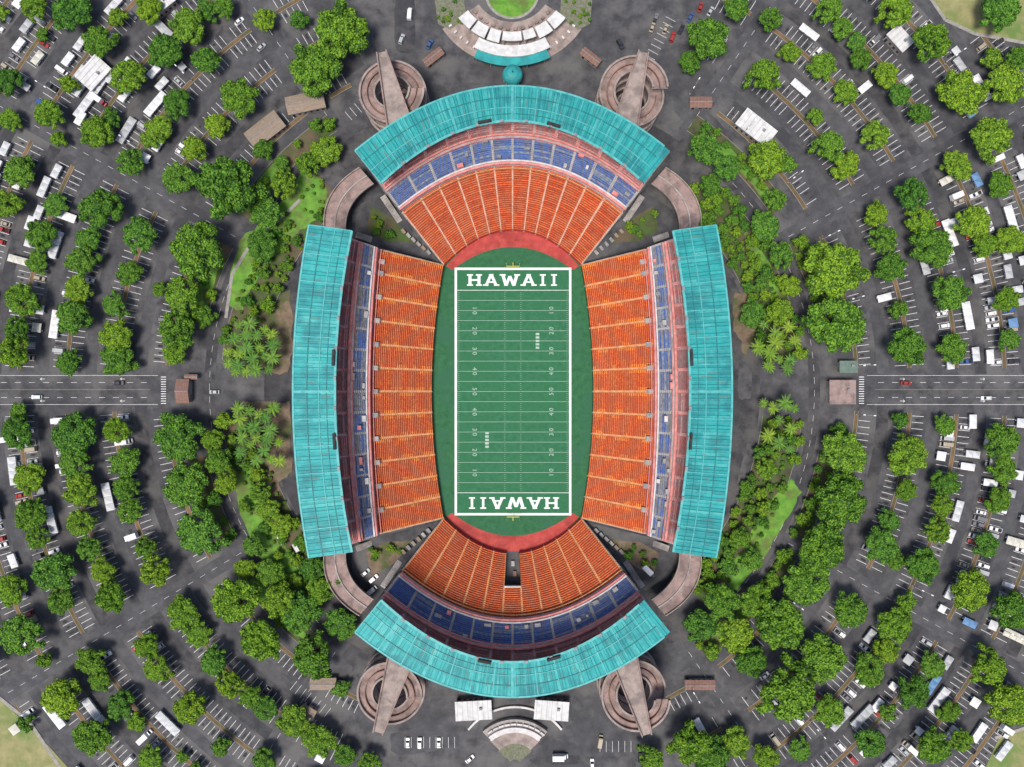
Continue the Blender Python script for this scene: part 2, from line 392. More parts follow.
def text_mesh(s,x,y,rot,size,parent):
    cu=bpy.data.curves.new('yard_number','FONT'); cu.body=s; cu.size=size; cu.align_x='CENTER'; cu.align_y='CENTER'
    o=bpy.data.objects.new('tmp',cu); scene.collection.objects.link(o); bpy.context.view_layer.update()
    me=bpy.data.meshes.new_from_object(o.evaluated_get(bpy.context.evaluated_depsgraph_get())); bpy.data.objects.remove(o)
    me.materials.clear(); me.materials.append(MATS['field_line'])
    n=bpy.data.objects.new('yard_number',me); scene.collection.objects.link(n); n.location=V2((x,y),0.09); n.rotation_euler=(0,0,rot); n.parent=parent
for i,s in enumerate(('1 0','2 0','3 0','4 0','5 0','4 0','3 0','2 0','1 0')):
    y=g0+(g1-g0)*(i+1)/10
    text_mesh(s,474.5,y,-math.pi/2,2.7,fld); text_mesh(s,551.5,y,math.pi/2,2.7,fld)
for v,sg in ((264,1),(519,-1)):
    g=MB(); c=V2((513,v),0)
    g.cyl(c,.15,.15,0,3.05,'goal_yellow',8)
    g.beam(c+[-2.8,-sg*1.5,3.05],c+[2.8,-sg*1.5,3.05],.2,.2,'goal_yellow'); g.beam(c+[0,0,3.0],c+[0,-sg*1.5,3.05],.2,.2,'goal_yellow')
    for dx in(-2.8,2.8): g.beam(c+[dx,-sg*1.5,3.05],c+[dx,-sg*1.5,10],.14,.14,'goal_yellow')
    g.obj('goal_post')
# ---------------------------------------------------------------- stadium
class Rail:
    def __init__(s,P0,Pm,P1,z,mx=False,my=False):
        def f(p):
            u,v=p
            if mx: u=1025-u
            if my: v=783-v
            return (u,v)
        s.P=[f(P0),f(Pm),f(P1)]; s.z=z
    def __call__(s,t):
        p=par(*s.P,t); return W(p[0],p[1],s.z)
def lerp(a,b,s): return a*(1-s)+b*s
def tier(mb,I,O,n,nsec,seats,tread,aisle,g=0.05,hole=None,bench=(0.36,0.92),smin=0,smax=1,edge=None):
    dz=(O.z-I.z)/n
    cuts=[0,.16,.5,.84,1] if edge else [0,.33,.66,1]
    for k in range(nsec):
        t0=k/nsec;t1=(k+1)/nsec;w=t1-t0
        T=[t0+w*(g+(1-2*g)*c) for c in cuts]
        segs=[(t0,T[0],aisle)]+[(T[j],T[j+1],tread) for j in range(len(T)-1)]+[(T[-1],t1,aisle)]
        secoff=random.random()
        for r in range(n):
            s0=r/n;s1=(r+1)/n
            if s0<smin-1e-6 or s0>=smax-1e-6: continue
            if hole and k==hole[0] and s0<hole[1]: continue
            z=I.z+dz*r
            for a,b,m in segs:
                p=[lerp(I(a),O(a),s0),lerp(I(b),O(b),s0),lerp(I(b),O(b),s1),lerp(I(a),O(a),s1)]
                for x in p: x[2]=z
                mb.poly(p,m)
                mb.poly([p[3],p[2],p[2]+[0,0,dz],p[3]+[0,0,dz]],m)
            sm=seats[int((secoff+random.random()*0.9)*len(seats))%len(seats)]
            for j in range(len(T)-1):
                a=T[j];b=T[j+1]
                m=sm
                if edge and j in(0,len(T)-2) and mnoise.noise(Vector((k*1.7+j,r*.22,O.z+I(0)[0])))>-.05: m=edge
                sa=s0+(s1-s0)*bench[0];sb=s0+(s1-s0)*bench[1]
                p=[lerp(I(a),O(a),sa),lerp(I(b),O(b),sa),lerp(I(b),O(b),sb),lerp(I(a),O(a),sb)]
                for x in p: x[2]=z+0.42
                mb.poly(p,m)
                mb.poly([p[0],p[1],p[1]-[0,0,.25],p[0]-[0,0,.25]],m)
                mb.poly([p[3],p[2],p[2]+[0,0,.3],p[3]+[0,0,.3]],m)
def wall(mb,Rl,z0,z1,m,th=0.0,n=36,t0=0,t1=1):
    for i in range(n):
        a=Rl(t0+(t1-t0)*i/n);b=Rl(t0+(t1-t0)*(i+1)/n)
        mb.poly([(a[0],a[1],z0),(b[0],b[1],z0),(b[0],b[1],z1),(a[0],a[1],z1)],m)
def slab(mb,A,B,z,m,th=0.35,n=36):
    for i in range(n):
        a,b=A(i/n),A((i+1)/n);c,d=B((i+1)/n),B(i/n)
        P=[np.array([x[0],x[1],z]) for x in (a,b,c,d)]
        mb.poly(P,m); mb.poly([p-[0,0,th] for p in P],m)
        mb.poly([P[0],P[1],P[1]-[0,0,th],P[0]-[0,0,th]],m);mb.poly([P[3],P[2],P[2]-[0,0,th],P[3]-[0,0,th]],m)
def railing(mb,Rl,z,h,m,w=0.3,n=40):
    for i in range(n):
        a=Rl(i/n);b=Rl((i+1)/n);a=np.array([a[0],a[1],z+h/2]);b=np.array([b[0],b[1],z+h/2])
        mb.beam(a,b,w,h,m)
def off(Rl,Rm,s):
    class O_:
        z=Rl.z*(1-s)+Rm.z*s
        def __call__(q,t): return lerp(Rl(t),Rm(t),s)
    return O_()
def roof(parent,A,B,nrib,name='roof'):
    mb=MB(); n=nrib
    for i in range(n):
        t0=i/n;t1=(i+1)/n
        a,b,c,d=A(t0),A(t1),B(t1),B(t0)
        m='teal%d'%random.choice([0,0,1,1,2,3])
        K=3
        for k in range(K):
            s0=k/K;s1=(k+1)/K
            mb.poly([lerp(a,d,s0),lerp(b,c,s0),lerp(b,c,s1),lerp(a,d,s1)],m if random.random()<.75 else 'teal%d'%random.randint(0,3))
        mb.poly([x-[0,0,.5] for x in (a,b,c,d)],'teal_dark')
        for (x,y) in ((a,b),(c,d)): mb.poly([x+[0,0,.02],y+[0,0,.02],y-[0,0,.9],x-[0,0,.9]],'teal_dark')
        mb.beam(a+[0,0,.1],d+[0,0,.1],0.16,0.2,'teal_rib' if i%3==0 else 'teal_dark')
        if i%8==0: mb.beam(a+[0,0,.12],d+[0,0,.12],0.42,0.34,'teal_rib')
        if i==n//2: mb.beam(a+[0,0,.14],d+[0,0,.14],1.0,0.4,'teal_rib')
        if random.random()<.3:   # rust runs down from the ridge seam
            tt=(t0+t1)/2;s=random.uniform(0,.7);e=s+random.uniform(.08,.3);w_=random.uniform(.15,.4)
            p0=lerp(A(tt),B(tt),s)+[0,0,.03];p1=lerp(A(tt),B(tt),e)+[0,0,.03]; mb.beam(p0,p1,w_,.02,'roof_rust')
    for t in(0,1): mb.poly([A(t),B(t),B(t)-[0,0,.9],A(t)-[0,0,.9]],'teal_dark')
    for s,wd,m in ((0.0,.7,'teal_rib'),(0.33,.35,'teal_dark'),(0.62,.3,'teal_rib'),(0.8,.2,'teal_dark'),(1.0,.9,'teal_rib')):
        for i in range(n//3):
            a=lerp(A(i*3/n),B(i*3/n),s);b=lerp(A(min(1,(i+1)*3/n)),B(min(1,(i+1)*3/n)),s)
            mb.beam(a+[0,0,.14],b+[0,0,.14],wd,.3,m)
    for t in np.linspace(0.08,0.92,10):
        p=lerp(A(t),B(t),1.0); p2=lerp(A(t+.012),B(t+.012),1.0)
        mb.beam(p+[0,0,.5],p2+[0,0,.5],1.0,.6,'steel_grey')
    for t in (0.37,0.63):
        p=lerp(A(t),B(t),.96);p2=lerp(A(t+.05),B(t+.05),.96)
        mb.beam(p+[0,0,.9],p2+[0,0,.9],1.0,1.2,'dark')
    mb.obj(name,parent)
def structure(mb,I,O,nsec,beamd=1.0,cols=(0.35,0.7,1.0),zfoot=0,t_skip=None):
    for k in range(nsec+1):
        t=k/nsec
        if t_skip and t_skip[0]<t<t_skip[1]: continue
        a=I(t);b=O(t)
        mb.beam(a-[0,0,1.1],b-[0,0,1.1],.6,beamd,'concrete')
        for s in cols:
            p=lerp(a,b,s)
            if p[2]-1.5>zfoot: mb.box((p[0],p[1],zfoot),.7,.7,p[2]-1.5-zfoot,'concrete')
def stand(kind,mx,my):
    E=empty('grandstand'); kw=dict(mx=mx,my=my)
    if kind=='side':
        I=Rail((444,265),(432,391.5),(444,518),2.2,**kw); O=Rail((379,249),(371,391.5),(379,534),13.5,**kw)
        UI=Rail((375,247),(367,391.5),(375,536),17,**kw); UO=Rail((330,232),(312,391.5),(330,551),32,**kw)
        RA=Rail((309,225),(293,391.5),(309,558),37,**kw); RB=Rail((352,231),(335,391.5),(352,552),40,**kw)
        nr,ns,us=34,12,14; seats=['seat_orange0','seat_orange1','seat_orange2','seat_rust1']; hole=None; rib=96; edge='seat_orange3'
        split=0.27; ai='aisle'
    else:
        I=Rail((444,265),(512.5,230),(581,265),2.2,**kw); O=Rail((402,212),(512.5,166),(623,212),12.5,**kw)
        UI=Rail((399,208),(512.5,161),(626,208),16.5,**kw); UO=Rail((372,172),(512.5,110),(653,172),31,**kw)
        RA=Rail((355,151),(512.5,86),(670,151),36,**kw); RB=Rail((381,183),(512.5,121),(644,183),39,**kw)
        nr,ns,us=30,(11 if my else 12),12; seats=['seat_rust0','seat_rust1','seat_rust2','seat_rust3'] if not my else ['seat_rust0','seat_orange0','seat_rust1','seat_orange1']; hole=(5,0.52) if my else None; rib=110
        split=0.46; edge='seat_orange0' if my else None; ai='aisle_pale' if not my else 'aisle'
    mb=MB(); tier(mb,I,O,nr,ns,seats,'tread_orange',ai,hole=hole,g=.05,edge=edge)
    if hole:
        ta,tb=5/11,6/11
        for t in (ta,tb):
            for j in range(10):
                a=lerp(I(t),O(t),.52*j/10);b=lerp(I(t),O(t),.52*(j+1)/10)
                mb.poly([(a[0],a[1],0),(b[0],b[1],0),(b[0],b[1],b[2]+1.2),(a[0],a[1],a[2]+1.2)],'concrete_white')
        a=lerp(I(ta),O(ta),.53);b=lerp(I(tb),O(tb),.53); mb.beam(a+[0,0,.4],b+[0,0,.4],.5,1.6,'concrete_white')
        P=[I(ta),I(tb),b,a]; mb.poly([(p[0],p[1],0.1) for p in P],'asphalt_road')
        for s in (.2,.38):
            p=lerp(I(.5),O(.5),s); mb.box((p[0]+random.uniform(-1.5,1.5),p[1],.11),1.4,2.2,1.2,random.choice(['concrete','steel_grey','roof_brown']))
        wall(mb,I,0.02,3.1,'red_paint',t0=0,t1=5/11,n=18); wall(mb,I,0.02,3.1,'red_paint',t0=6/11,t1=1,n=18)
    else:
        wall(mb,I,0.02,3.1,'red_paint' if kind!='side' else 'turf_edge')
    if kind=='side':
        for k in range(ns):
            t=(k+1)/ns if k<ns-1 else .5/ns
            c=lerp(I(t),O(t),.93); d=O(t)-I(t); ang=math.atan2(d[1],d[0])
            mb.box((c[0],c[1],c[2]-.5),2.4,2.0,1.9,'concrete_white',ang,mtop='concrete' if k%3 else 'steel_grey')
    w1=off(I,O,.955); railing(mb,w1,O.z,1.0,'pink_paint' if kind=='side' else 'aisle',.35)
    mb.obj('lower_tier',E)
    mb=MB()
    tier(mb,UI,UO,26,us,['seat_blue0','seat_blue1','seat_blue0','seat_blue2'] if kind!='side' else ['seat_blue0','seat_blue2','seat_blue1','tread_grey'],'tread_grey','aisle_grey',g=.06,smax=split)
    tier(mb,UI,UO,26,us,['seat_maroon0','seat_maroon1'],'tread_grey','pink_paint',g=.08,smin=split+0.04)
    wa=off(UI,UO,split);wb=off(UI,UO,split+.06)
    slab(mb,wa,wb,wb.z+.5,'concrete',.3); railing(mb,wb,wb.z+.5,1.2,'pink_paint',.9 if kind=='side' else .6); railing(mb,wa,wa.z+.3,1.0,'pink_paint',.4)
    railing(mb,UI,UI.z-.3,1.4,'concrete_white',.6)
    w2=off(UI,UO,-0.05); slab(mb,w2,UI,16.2 if kind=='side' else 15.8,'concrete',.3); railing(mb,w2,UI.z-.9,1.2,'pink_paint',.8)
    wall(mb,O,O.z-.3,UI.z-.9,'concrete_white')
    mb.obj('upper_tier',E)
    mb=MB()
    for k in range(us):
        for dt in (0.3,0.72):
            if random.random()<.5: continue
            t=(k+dt)/us; p=lerp(UI(t),UO(t),split*random.choice([.2,.55,.95])); d=UO(t)-UI(t)
            mb.box((p[0],p[1],p[2]),random.uniform(1.0,1.8),random.uniform(1.0,3.0),1.3,random.choice(['aisle_grey','aisle_grey','steel_grey','pink_paint','concrete_white']),math.atan2(d[1],d[0]))
    mb.obj('booths',E)
    mb=MB()
    structure(mb,I,O,ns,t_skip=(.4,.6) if hole else None); structure(mb,UI,UO,us,1.4,(0.1,.5,.97))
    for k in range(us+1):
        t=k/us; a=UO(t); b=lerp(RA(t),RB(t),.25); mb.beam(a-[0,0,1],b-[0,0,.6],.6,.8,'concrete')
        c=RB(t);mb.beam(lerp(RA(t),RB(t),.0)-[0,0,1.1],c-[0,0,1.1],.4,.9,'steel_grey')
    for z in (8,16,24):
        slab(mb,off(UI,UO,.5),off(UI,UO,1.0),z,'concrete',.4); railing(mb,off(UI,UO,1.0),z,1.2,'concrete_pink',.25)
    mb.obj('concrete_frame',E)
    roof(E,RA,RB,rib)
stand('side',False,False);stand('side',True,False);stand('end',False,False);stand('end',False,True)
SHRUBS=[]
for mx in(False,True):
    for my in(False,True):
        A=Rail((360,168),(331,196),(325,232),7,mx,my);B=Rail((374,184),(352,205),(346,232),7,mx,my)
        mb=MB(); slab(mb,A,B,7,'concrete_pink',.8,24); railing(mb,A,7,1.1,'concrete_tan',.4,24);railing(mb,B,7,1.1,'concrete_tan',.4,24)
        railing(mb,off(A,B,.5),7,.5,'concrete',.5,24)
        for t in np.linspace(0.05,.95,7):
            p=off(A,B,.5)(t); mb.box((p[0],p[1],0),1.2,1.2,6.2,'concrete')
        mb.obj('concourse_walkway')
        mb=MB()
        fu=lambda u:1025-u if mx else u
        fv=lambda v:783-v if my else v
        f=lambda u,v:W(fu(u),fv(v),0)
        P=[f(*p) for p in ((380,192),(402,215),(442,262),(376,246),(352,236),(352,210))]
        mb.prism([tuple(p[:2]) for p in P],0,0.12,'kerb','asphalt')
        Pb=[f(*p) for p in ((372,206),(392,218),(416,243),(385,241),(366,230))]
        mb.poly([(p[0],p[1],.14) for p in Pb],'dirt' if my else 'bed_dark')
        for (ua,va,ub,vb) in ((384,198,400,222),(358,236,372,240)):
            a=f(ua,va);b=f(ub,vb)
            for j in range(14):
                p=lerp(a,b,j/14);p2=lerp(a,b,(j+1)/14);mb.beam((p[0],p[1],.12+(14-j)*.22),(p2[0],p2[1],.12+(14-j)*.22),2.6,.25,'concrete')
        # equipment rows beside the stairs
        for j in range(6):
            p=f(404+j*5,232+j*4.2); mb.box((p[0],p[1],.13),1.3,2.2,1.5,random.choice(['steel_grey','concrete','roof_tan']),math.radians(40))
        mb.obj('service_yard')
        for i in range(6): SHRUBS.append((fu(random.uniform(370,400)),fv(random.uniform(212,238)),random.choice([3,4,5])))
def spiral(u,v,ex,ey,sgn):
    mb=MB(); zt=24; c=W(u,v,zt)[:2]; k=S*(H-zt)/H; Ro=34*k;Ri=17.5*k
    N=48;turns=3
    def pt(r,a,z): return np.array([c[0]+r*math.cos(a),c[1]+r*math.sin(a),z])
    for i in range(N*turns):
        a=2*math.pi*i/N*sgn;b=2*math.pi*(i+1)/N*sgn;z0=zt*i/(N*turns);z1=zt*(i+1)/(N*turns)
        mb.poly([pt(Ri,a,z0),pt(Ro,a,z0),pt(Ro,b,z1),pt(Ri,b,z1)],'concrete_pink')
        mb.poly([pt(Ri,a,z0-.6),pt(Ro,a,z0-.6),pt(Ro,b,z1-.6),pt(Ri,b,z1-.6)],'concrete')
        Rm=(Ro+Ri)/2
        for r,w in((Ro,.8),(Ri,.8)):
            r2=r-w if r==Ro else r+w
            mb.poly([pt(r,a,z0-.6),pt(r,b,z1-.6),pt(r,b,z1+1.3),pt(r,a,z0+1.3)],'concrete_pink')
            mb.poly([pt(r2,a,z0),pt(r2,b,z1),pt(r2,b,z1+1.3),pt(r2,a,z0+1.3)],'concrete_pink')
            mb.poly([pt(r,a,z0+1.3),pt(r,b,z1+1.3),pt(r2,b,z1+1.3),pt(r2,a,z0+1.3)],'concrete_tan')
        if i>=N*(turns-1):
            mb.beam(pt(Rm,a,z0+.55),pt(Rm,b,z1+.55),.3,1.1,'roof_brown')
        if i%6==0 and z0>1:
            for r in(Ro-.9,Ri+.9): mb.box((*pt(r,a,0)[:2],max(0,z0-8)),.6,.6,min(z0,8)-.7,'concrete')
    mb.cyl(c,12*k,12*k,0,9,'concrete_pink',32); mb.cyl(c,10.3*k,10.3*k,9,9.15,'asphalt',32); mb.cyl(c,3*k,3*k,9.2,12,'concrete',16)
    e=W(ex,ey,zt)[:2]; d=e-c; L=np.linalg.norm(d); d=d/L; n=np.array([-d[1],d[0]])
    q0=c-d*Ro*1.02
    P=[q0+n*1.9,q0-n*1.9,e-n*5.2,e+n*5.2]
    mb.prism([tuple(p) for p in P],zt+1.4,zt+1.9,'concrete','concrete_tan',True)
    for a,b in((P[0],P[3]),(P[1],P[2])): mb.beam((*a,zt+2.5),(*b,zt+2.5),.5,1.2,'concrete_pink')
    mb.obj('spiral_ramp')
spiral(391,88,402,132,1);spiral(634,88,623,132,-1);spiral(389,697,402,654,-1);spiral(636,699,623,654,1)
# ---------------------------------------------------------------- buildings
def building(name,u,v,w,d,h,deg,roofm,wallm='concrete',pitch=True,oh=.5):
    mb=MB(); w*=S;d*=S
    mb.box((0,0,0),w-2*oh,d-2*oh,h,wallm)
    if pitch:
        r=[(-w/2,-d/2,h),(w/2,-d/2,h),(w/2,d/2,h),(-w/2,d/2,h)]; k=h+d*.14
        a=(-w/2,0,k);b=(w/2,0,k)
        mb.poly([r[0],r[1],b,a],roofm);mb.poly([r[2],r[3],a,b],roofm);mb.poly([r[1],r[2],b],wallm);mb.poly([r[3],r[0],a],wallm)
        mb.beam((-w/2,0,k+.05),(w/2,0,k+.05),.3,.2,'steel_grey')
        for i in range(int(w/1.5)):
            x=-w/2+.7+i*1.5
            for s in(-1,1): mb.beam((x,0,k+.02),(x,s*d/2,h+.04),.08,.06,'steel_grey')
    else:
        mb.box((0,0,h+.01),w,d,.35,roofm)
        mb.box((w*.2,d*.1,h+.37),1.2,1.0,.8,'steel_grey')
        for i in range(int(w/2.2)): mb.box((-w/2+1+i*2.2,0,h+.37),.1,d,.06,'steel_grey')
    n=max(2,int(w/2.5))
    for i in range(n):
        x=-w/2+oh+(i+.5)*(w-2*oh)/n
        for sy in(-1,1): mb.box((x,sy*(d/2-oh),.9 if i else .05),1.1,.08,1.3 if i else 2.1,'dark')
    o=mb.obj(name); o.location=W(u,v,0); o.rotation_euler=(0,0,math.radians(deg)); return o
for a in [('ticket_office',268,133,38,20,4,38,'roof_tan'),('ticket_office',308,106,38,18,4,12,'roof_tan'),
 ('ticket_booth',434,60,22,9,3,38,'roof_brown'),('ticket_booth',590,60,22,9,3,-38,'roof_brown'),('ticket_booth',699,105,22,11,3,0,'roof_brown'),
 ('ticket_office',753,131,38,20,4,-38,'roof_white'),('gatehouse',187,391,13,24,4,0,'roof_brown'),('toll_booth',194,377,13,5,3,0,'roof_brown'),
 ('gatehouse',838,392,26,24,4,0,'concrete_pink'),('ticket_booth',845,367,18,12,3,0,'roof_green'),('ticket_booth',325,681,26,12,3,0,'roof_tan'),
 ('ticket_booth',698,682,30,10,3,0,'roof_brown'),('storage_shed',474,706,36,19,4,3,'roof_white'),('storage_shed',551,706,34,19,4,-4,'roof_white'),
 ('storage_shed',895,43,24,16,4,-48,'roof_white'),('storage_shed',310,708,16,9,3,-30,'roof_tan'),('storage_shed',99,77,22,30,4,-42,'roof_white'),('storage_shed',165,10,30,12,4,38,'roof_white')]:
    building(*a,pitch=a[7] not in('roof_white','concrete_pink','roof_green'))
mb=MB()
def cp(r,a,z,cx=512,cy=12):
    a=math.radians(a); return W(cx+r*math.cos(a),cy-r*math.sin(a),0)+[0,0,z]
def arcdeck(mb,r0,r1,a0,a1,z,m,th=.5,n=20,cx=512,cy=12):
    for i in range(n):
        A=a0+(a1-a0)*i/n;B=a0+(a1-a0)*(i+1)/n
        P=[cp(r0,A,z,cx,cy),cp(r1,A,z,cx,cy),cp(r1,B,z,cx,cy),cp(r0,B,z,cx,cy)]
        mb.poly(P,m);mb.poly([p-[0,0,th] for p in P],m)
        mb.poly([P[0],P[3],P[3]-[0,0,th],P[0]-[0,0,th]],m);mb.poly([P[1],P[2],P[2]-[0,0,th],P[1]-[0,0,th]],m)
CC=dict(cx=512,cy=-18)
arcdeck(mb,40,84,-146,-34,0.04,'concrete_tan',.02,**CC)
for a0,a1 in ((-142,-129),(-127,-114),(-112,-101),(-99,-81),(-79,-68),(-66,-53),(-51,-38)):
    arcdeck(mb,55,67 if abs(a0+90)>14 else 64,a0,a1,4.5,'roof_white',**CC)
    for A in(a0+2,a1-2):
        for r in(57,63): mb.box(tuple(cp(r,A,0,512,-18)),.4,.4,4,'concrete')
for A in range(-144,-34,6): mb.box(tuple(cp(76,A,.05,512,-18)),1.4,.8,1.0,'concrete_white',math.radians(A))
for A in range(-140,-38,9): mb.box(tuple(cp(48,A,.05,512,-18)),1.0,1.6,1.0,'concrete_pink',math.radians(A))
mb.obj('entrance_canopy')
mb=MB(); arcdeck(mb,69,80,-118,-62,5,'roof_white',.5,**CC); arcdeck(mb,80.3,89,-115,-65,4.8,'teal1',.4,**CC)
for A in range(-116,-60,12):
    for r in(70,87): mb.box(tuple(cp(r,A,0,512,-18)),.4,.4,4.4,'concrete')
mb.obj('ticket_pavilion')
mb=MB(); c=W(512.5,73,8)
for j in range(6):
    a=j*math.pi/12;b=(j+1)*math.pi/12;r0=4.4*math.cos(a);r1=4.4*math.cos(b);mb.cyl((c[0],c[1]),r0,r1,6+3*math.sin(a),6+3*math.sin(b),'teal%d'%(j%2*3),24)
for A in range(0,360,45): mb.box((c[0]+3.8*math.cos(math.radians(A)),c[1]+3.8*math.sin(math.radians(A)),0),.3,.3,6,'concrete_white')
mb.cyl((c[0],c[1]),.3,.1,9,10.5,'teal_dark',8)
mb.obj('domed_pavilion')
mb=MB()
mb.poly([cp(25,a,.12,512,-8) for a in range(0,360,8)],'grass'); arcdeck(mb,25,27.5,0,360,.14,'kerb',.13,40,512,-8)
mb.obj('round_lawn')
mb=MB()
for pl in ([(432,-20),(462,-20),(466,18),(450,30),(438,24)],[(562,-20),(594,-20),(590,24),(578,30),(560,18)]):
    mb.prism([tuple(W(*p,0)[:2]) for p in pl],0,.15,'kerb','gravel')
mb.obj('gravel_planter')
for i in range(26):
    SHRUBS.append((random.choice([random.uniform(436,462),random.uniform(564,590)]),random.uniform(-5,24),random.choice([1.5,2,2.5])))
mb=MB(); cx,cy=515,765
arcdeck(mb,36,41,50,130,3.2,'concrete_white',2.8,24,cx,cy); arcdeck(mb,41,48,48,132,2.2,'concrete',2,24,cx,cy); arcdeck(mb,22,36,45,135,.6,'concrete_tan',.5,24,cx,cy)
arcdeck(mb,58,60,38,142,1.1,'concrete_white',1,30,cx,cy); arcdeck(mb,6,22,40,140,.3,'gravel',.25,24,cx,cy)
for A in range(52,130,8): mb.box(tuple(cp(44,A,2.25,cx,cy)),.7,2.2,.9,'concrete_white',math.radians(A))
mb.obj('entrance_terrace')
# ---------------------------------------------------------------- trees
def ico():
    import bmesh
    bm=bmesh.new(); bmesh.ops.create_icosphere(bm,subdivisions=2,radius=1)
    v=np.array([x.co[:] for x in bm.verts]); f=[tuple(w.index for w in x.verts) for x in bm.faces]; bm.free(); return v,f
IV,IF=ico()
def tree_mesh(seed,R=9.0,flat=.45,ncl=26,nleaf=5200,leaf=.62,crs=(.15,.25)):
    rng=np.random.RandomState(seed); mb=MB()
    zc=R*.75
    mb.cyl((0,0),.55,.4,0,zc*.6,'bark',8)
    cl=[]
    lob=rng.rand(3)*6.28
    for i in range(ncl):
        a=i*2.39996+rng.rand()*.8; rr=math.sqrt((i+.5)/ncl)*R*.80*(1+.08*math.sin(2*a+lob[0])+.08*math.sin(3*a+lob[1])+rng.randn()*.06)
        cr=R*rng.uniform(*crs)
        z=zc+flat*R*(1-(rr/R)**2)+rng.randn()*.06*R; cl.append((rr*math.cos(a),rr*math.sin(a),z-cr*.3,cr))
    for c in cl[::3]: mb.beam((0,0,zc*.5),(c[0],c[1],c[2]),.22,.22,'bark')
    for c in cl:
        P=IV*c[3]*.82; P=P*(1+.3*rng.rand(len(P),1)-.12); P[:,2]*=.8; P=P+np.array(c[:3]); i0=len(mb.v)
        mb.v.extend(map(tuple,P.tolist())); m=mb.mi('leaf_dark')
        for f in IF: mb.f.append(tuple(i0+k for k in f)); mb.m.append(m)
    C=np.array(cl); w=C[:,3]**2; w/=w.sum()
    ids=rng.choice(len(cl),nleaf,p=w)
    d=rng.randn(nleaf,3); d[:,2]=np.abs(d[:,2])*1.0-.3; d/=np.linalg.norm(d,axis=1)[:,None]
    rad=C[ids,3]*(0.84+.34*rng.rand(nleaf)**1.5)
    P=C[ids,:3]+d*rad[:,None]*np.array([1,1,.8])
    nrm=d*.8+rng.randn(nleaf,3)*.45+np.array([0,0,.25]); nrm/=np.linalg.norm(nrm,axis=1)[:,None]
    t=np.cross(nrm,rng.randn(nleaf,3)); t/=np.linalg.norm(t,axis=1)[:,None]; b=np.cross(nrm,t)
    sz=(leaf*(0.5+.7*rng.rand(nleaf)))[:,None]/2
    q=np.stack([P-t*sz-b*sz*.6,P+t*sz-b*sz*.6,P+t*sz*.7+b*sz*.8,P-t*sz*.7+b*sz*.8],1).reshape(-1,3)
    i0=len(mb.v); mb.v.extend(map(tuple,q.tolist()))
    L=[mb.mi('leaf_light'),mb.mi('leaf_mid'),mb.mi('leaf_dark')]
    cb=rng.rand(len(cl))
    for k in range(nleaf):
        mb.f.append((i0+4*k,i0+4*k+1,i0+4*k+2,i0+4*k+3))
        sc=d[k,2]+(cb[ids[k]]-.5)*.9+rng.randn()*.25  # shading painted into leaf colour: clump tops lighter, undersides darker, plus random variation
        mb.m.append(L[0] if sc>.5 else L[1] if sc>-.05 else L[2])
    return mb.mesh('broadleaf_tree')
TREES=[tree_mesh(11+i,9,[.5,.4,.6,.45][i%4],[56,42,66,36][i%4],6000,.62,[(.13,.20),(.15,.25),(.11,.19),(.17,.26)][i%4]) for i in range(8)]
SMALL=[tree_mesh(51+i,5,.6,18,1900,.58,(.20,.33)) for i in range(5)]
def palm_mesh(seed):
    rng=np.random.RandomState(seed); mb=MB(); h=8.5+rng.rand()*2
    mb.cyl((0,0),.25,.16,0,h,'bark',7)
    for i in range(16):
        a=i*2.4+rng.rand()*.3; L=rng.uniform(3.2,4.2); up=rng.uniform(.1,.9)
        prev=None
        for j in range(7):
            s=j/6; r=L*s; z=h+up*r*.7-(r**2)*.11-(.3 if i%2 else 0)
            c=np.array([r*math.cos(a),r*math.sin(a),z]); w=.38*math.sin(math.pi*min(1,.12+s*.86))+.05
            n=np.array([-math.sin(a),math.cos(a),0])
            if prev is not None:
                pc,pw=prev
                mb.poly([pc,c,c+n*w-[0,0,w*.5],pc+n*pw-[0,0,pw*.5]],'palm_leaf'); mb.poly([pc,pc-n*pw-[0,0,pw*.5],c-n*w-[0,0,w*.5],c],'leaf_mid' if i%3 else 'leaf_light')
            prev=(c,w)
    return mb.mesh('palm_tree')
PALMS=[palm_mesh(i) for i in range(4)]
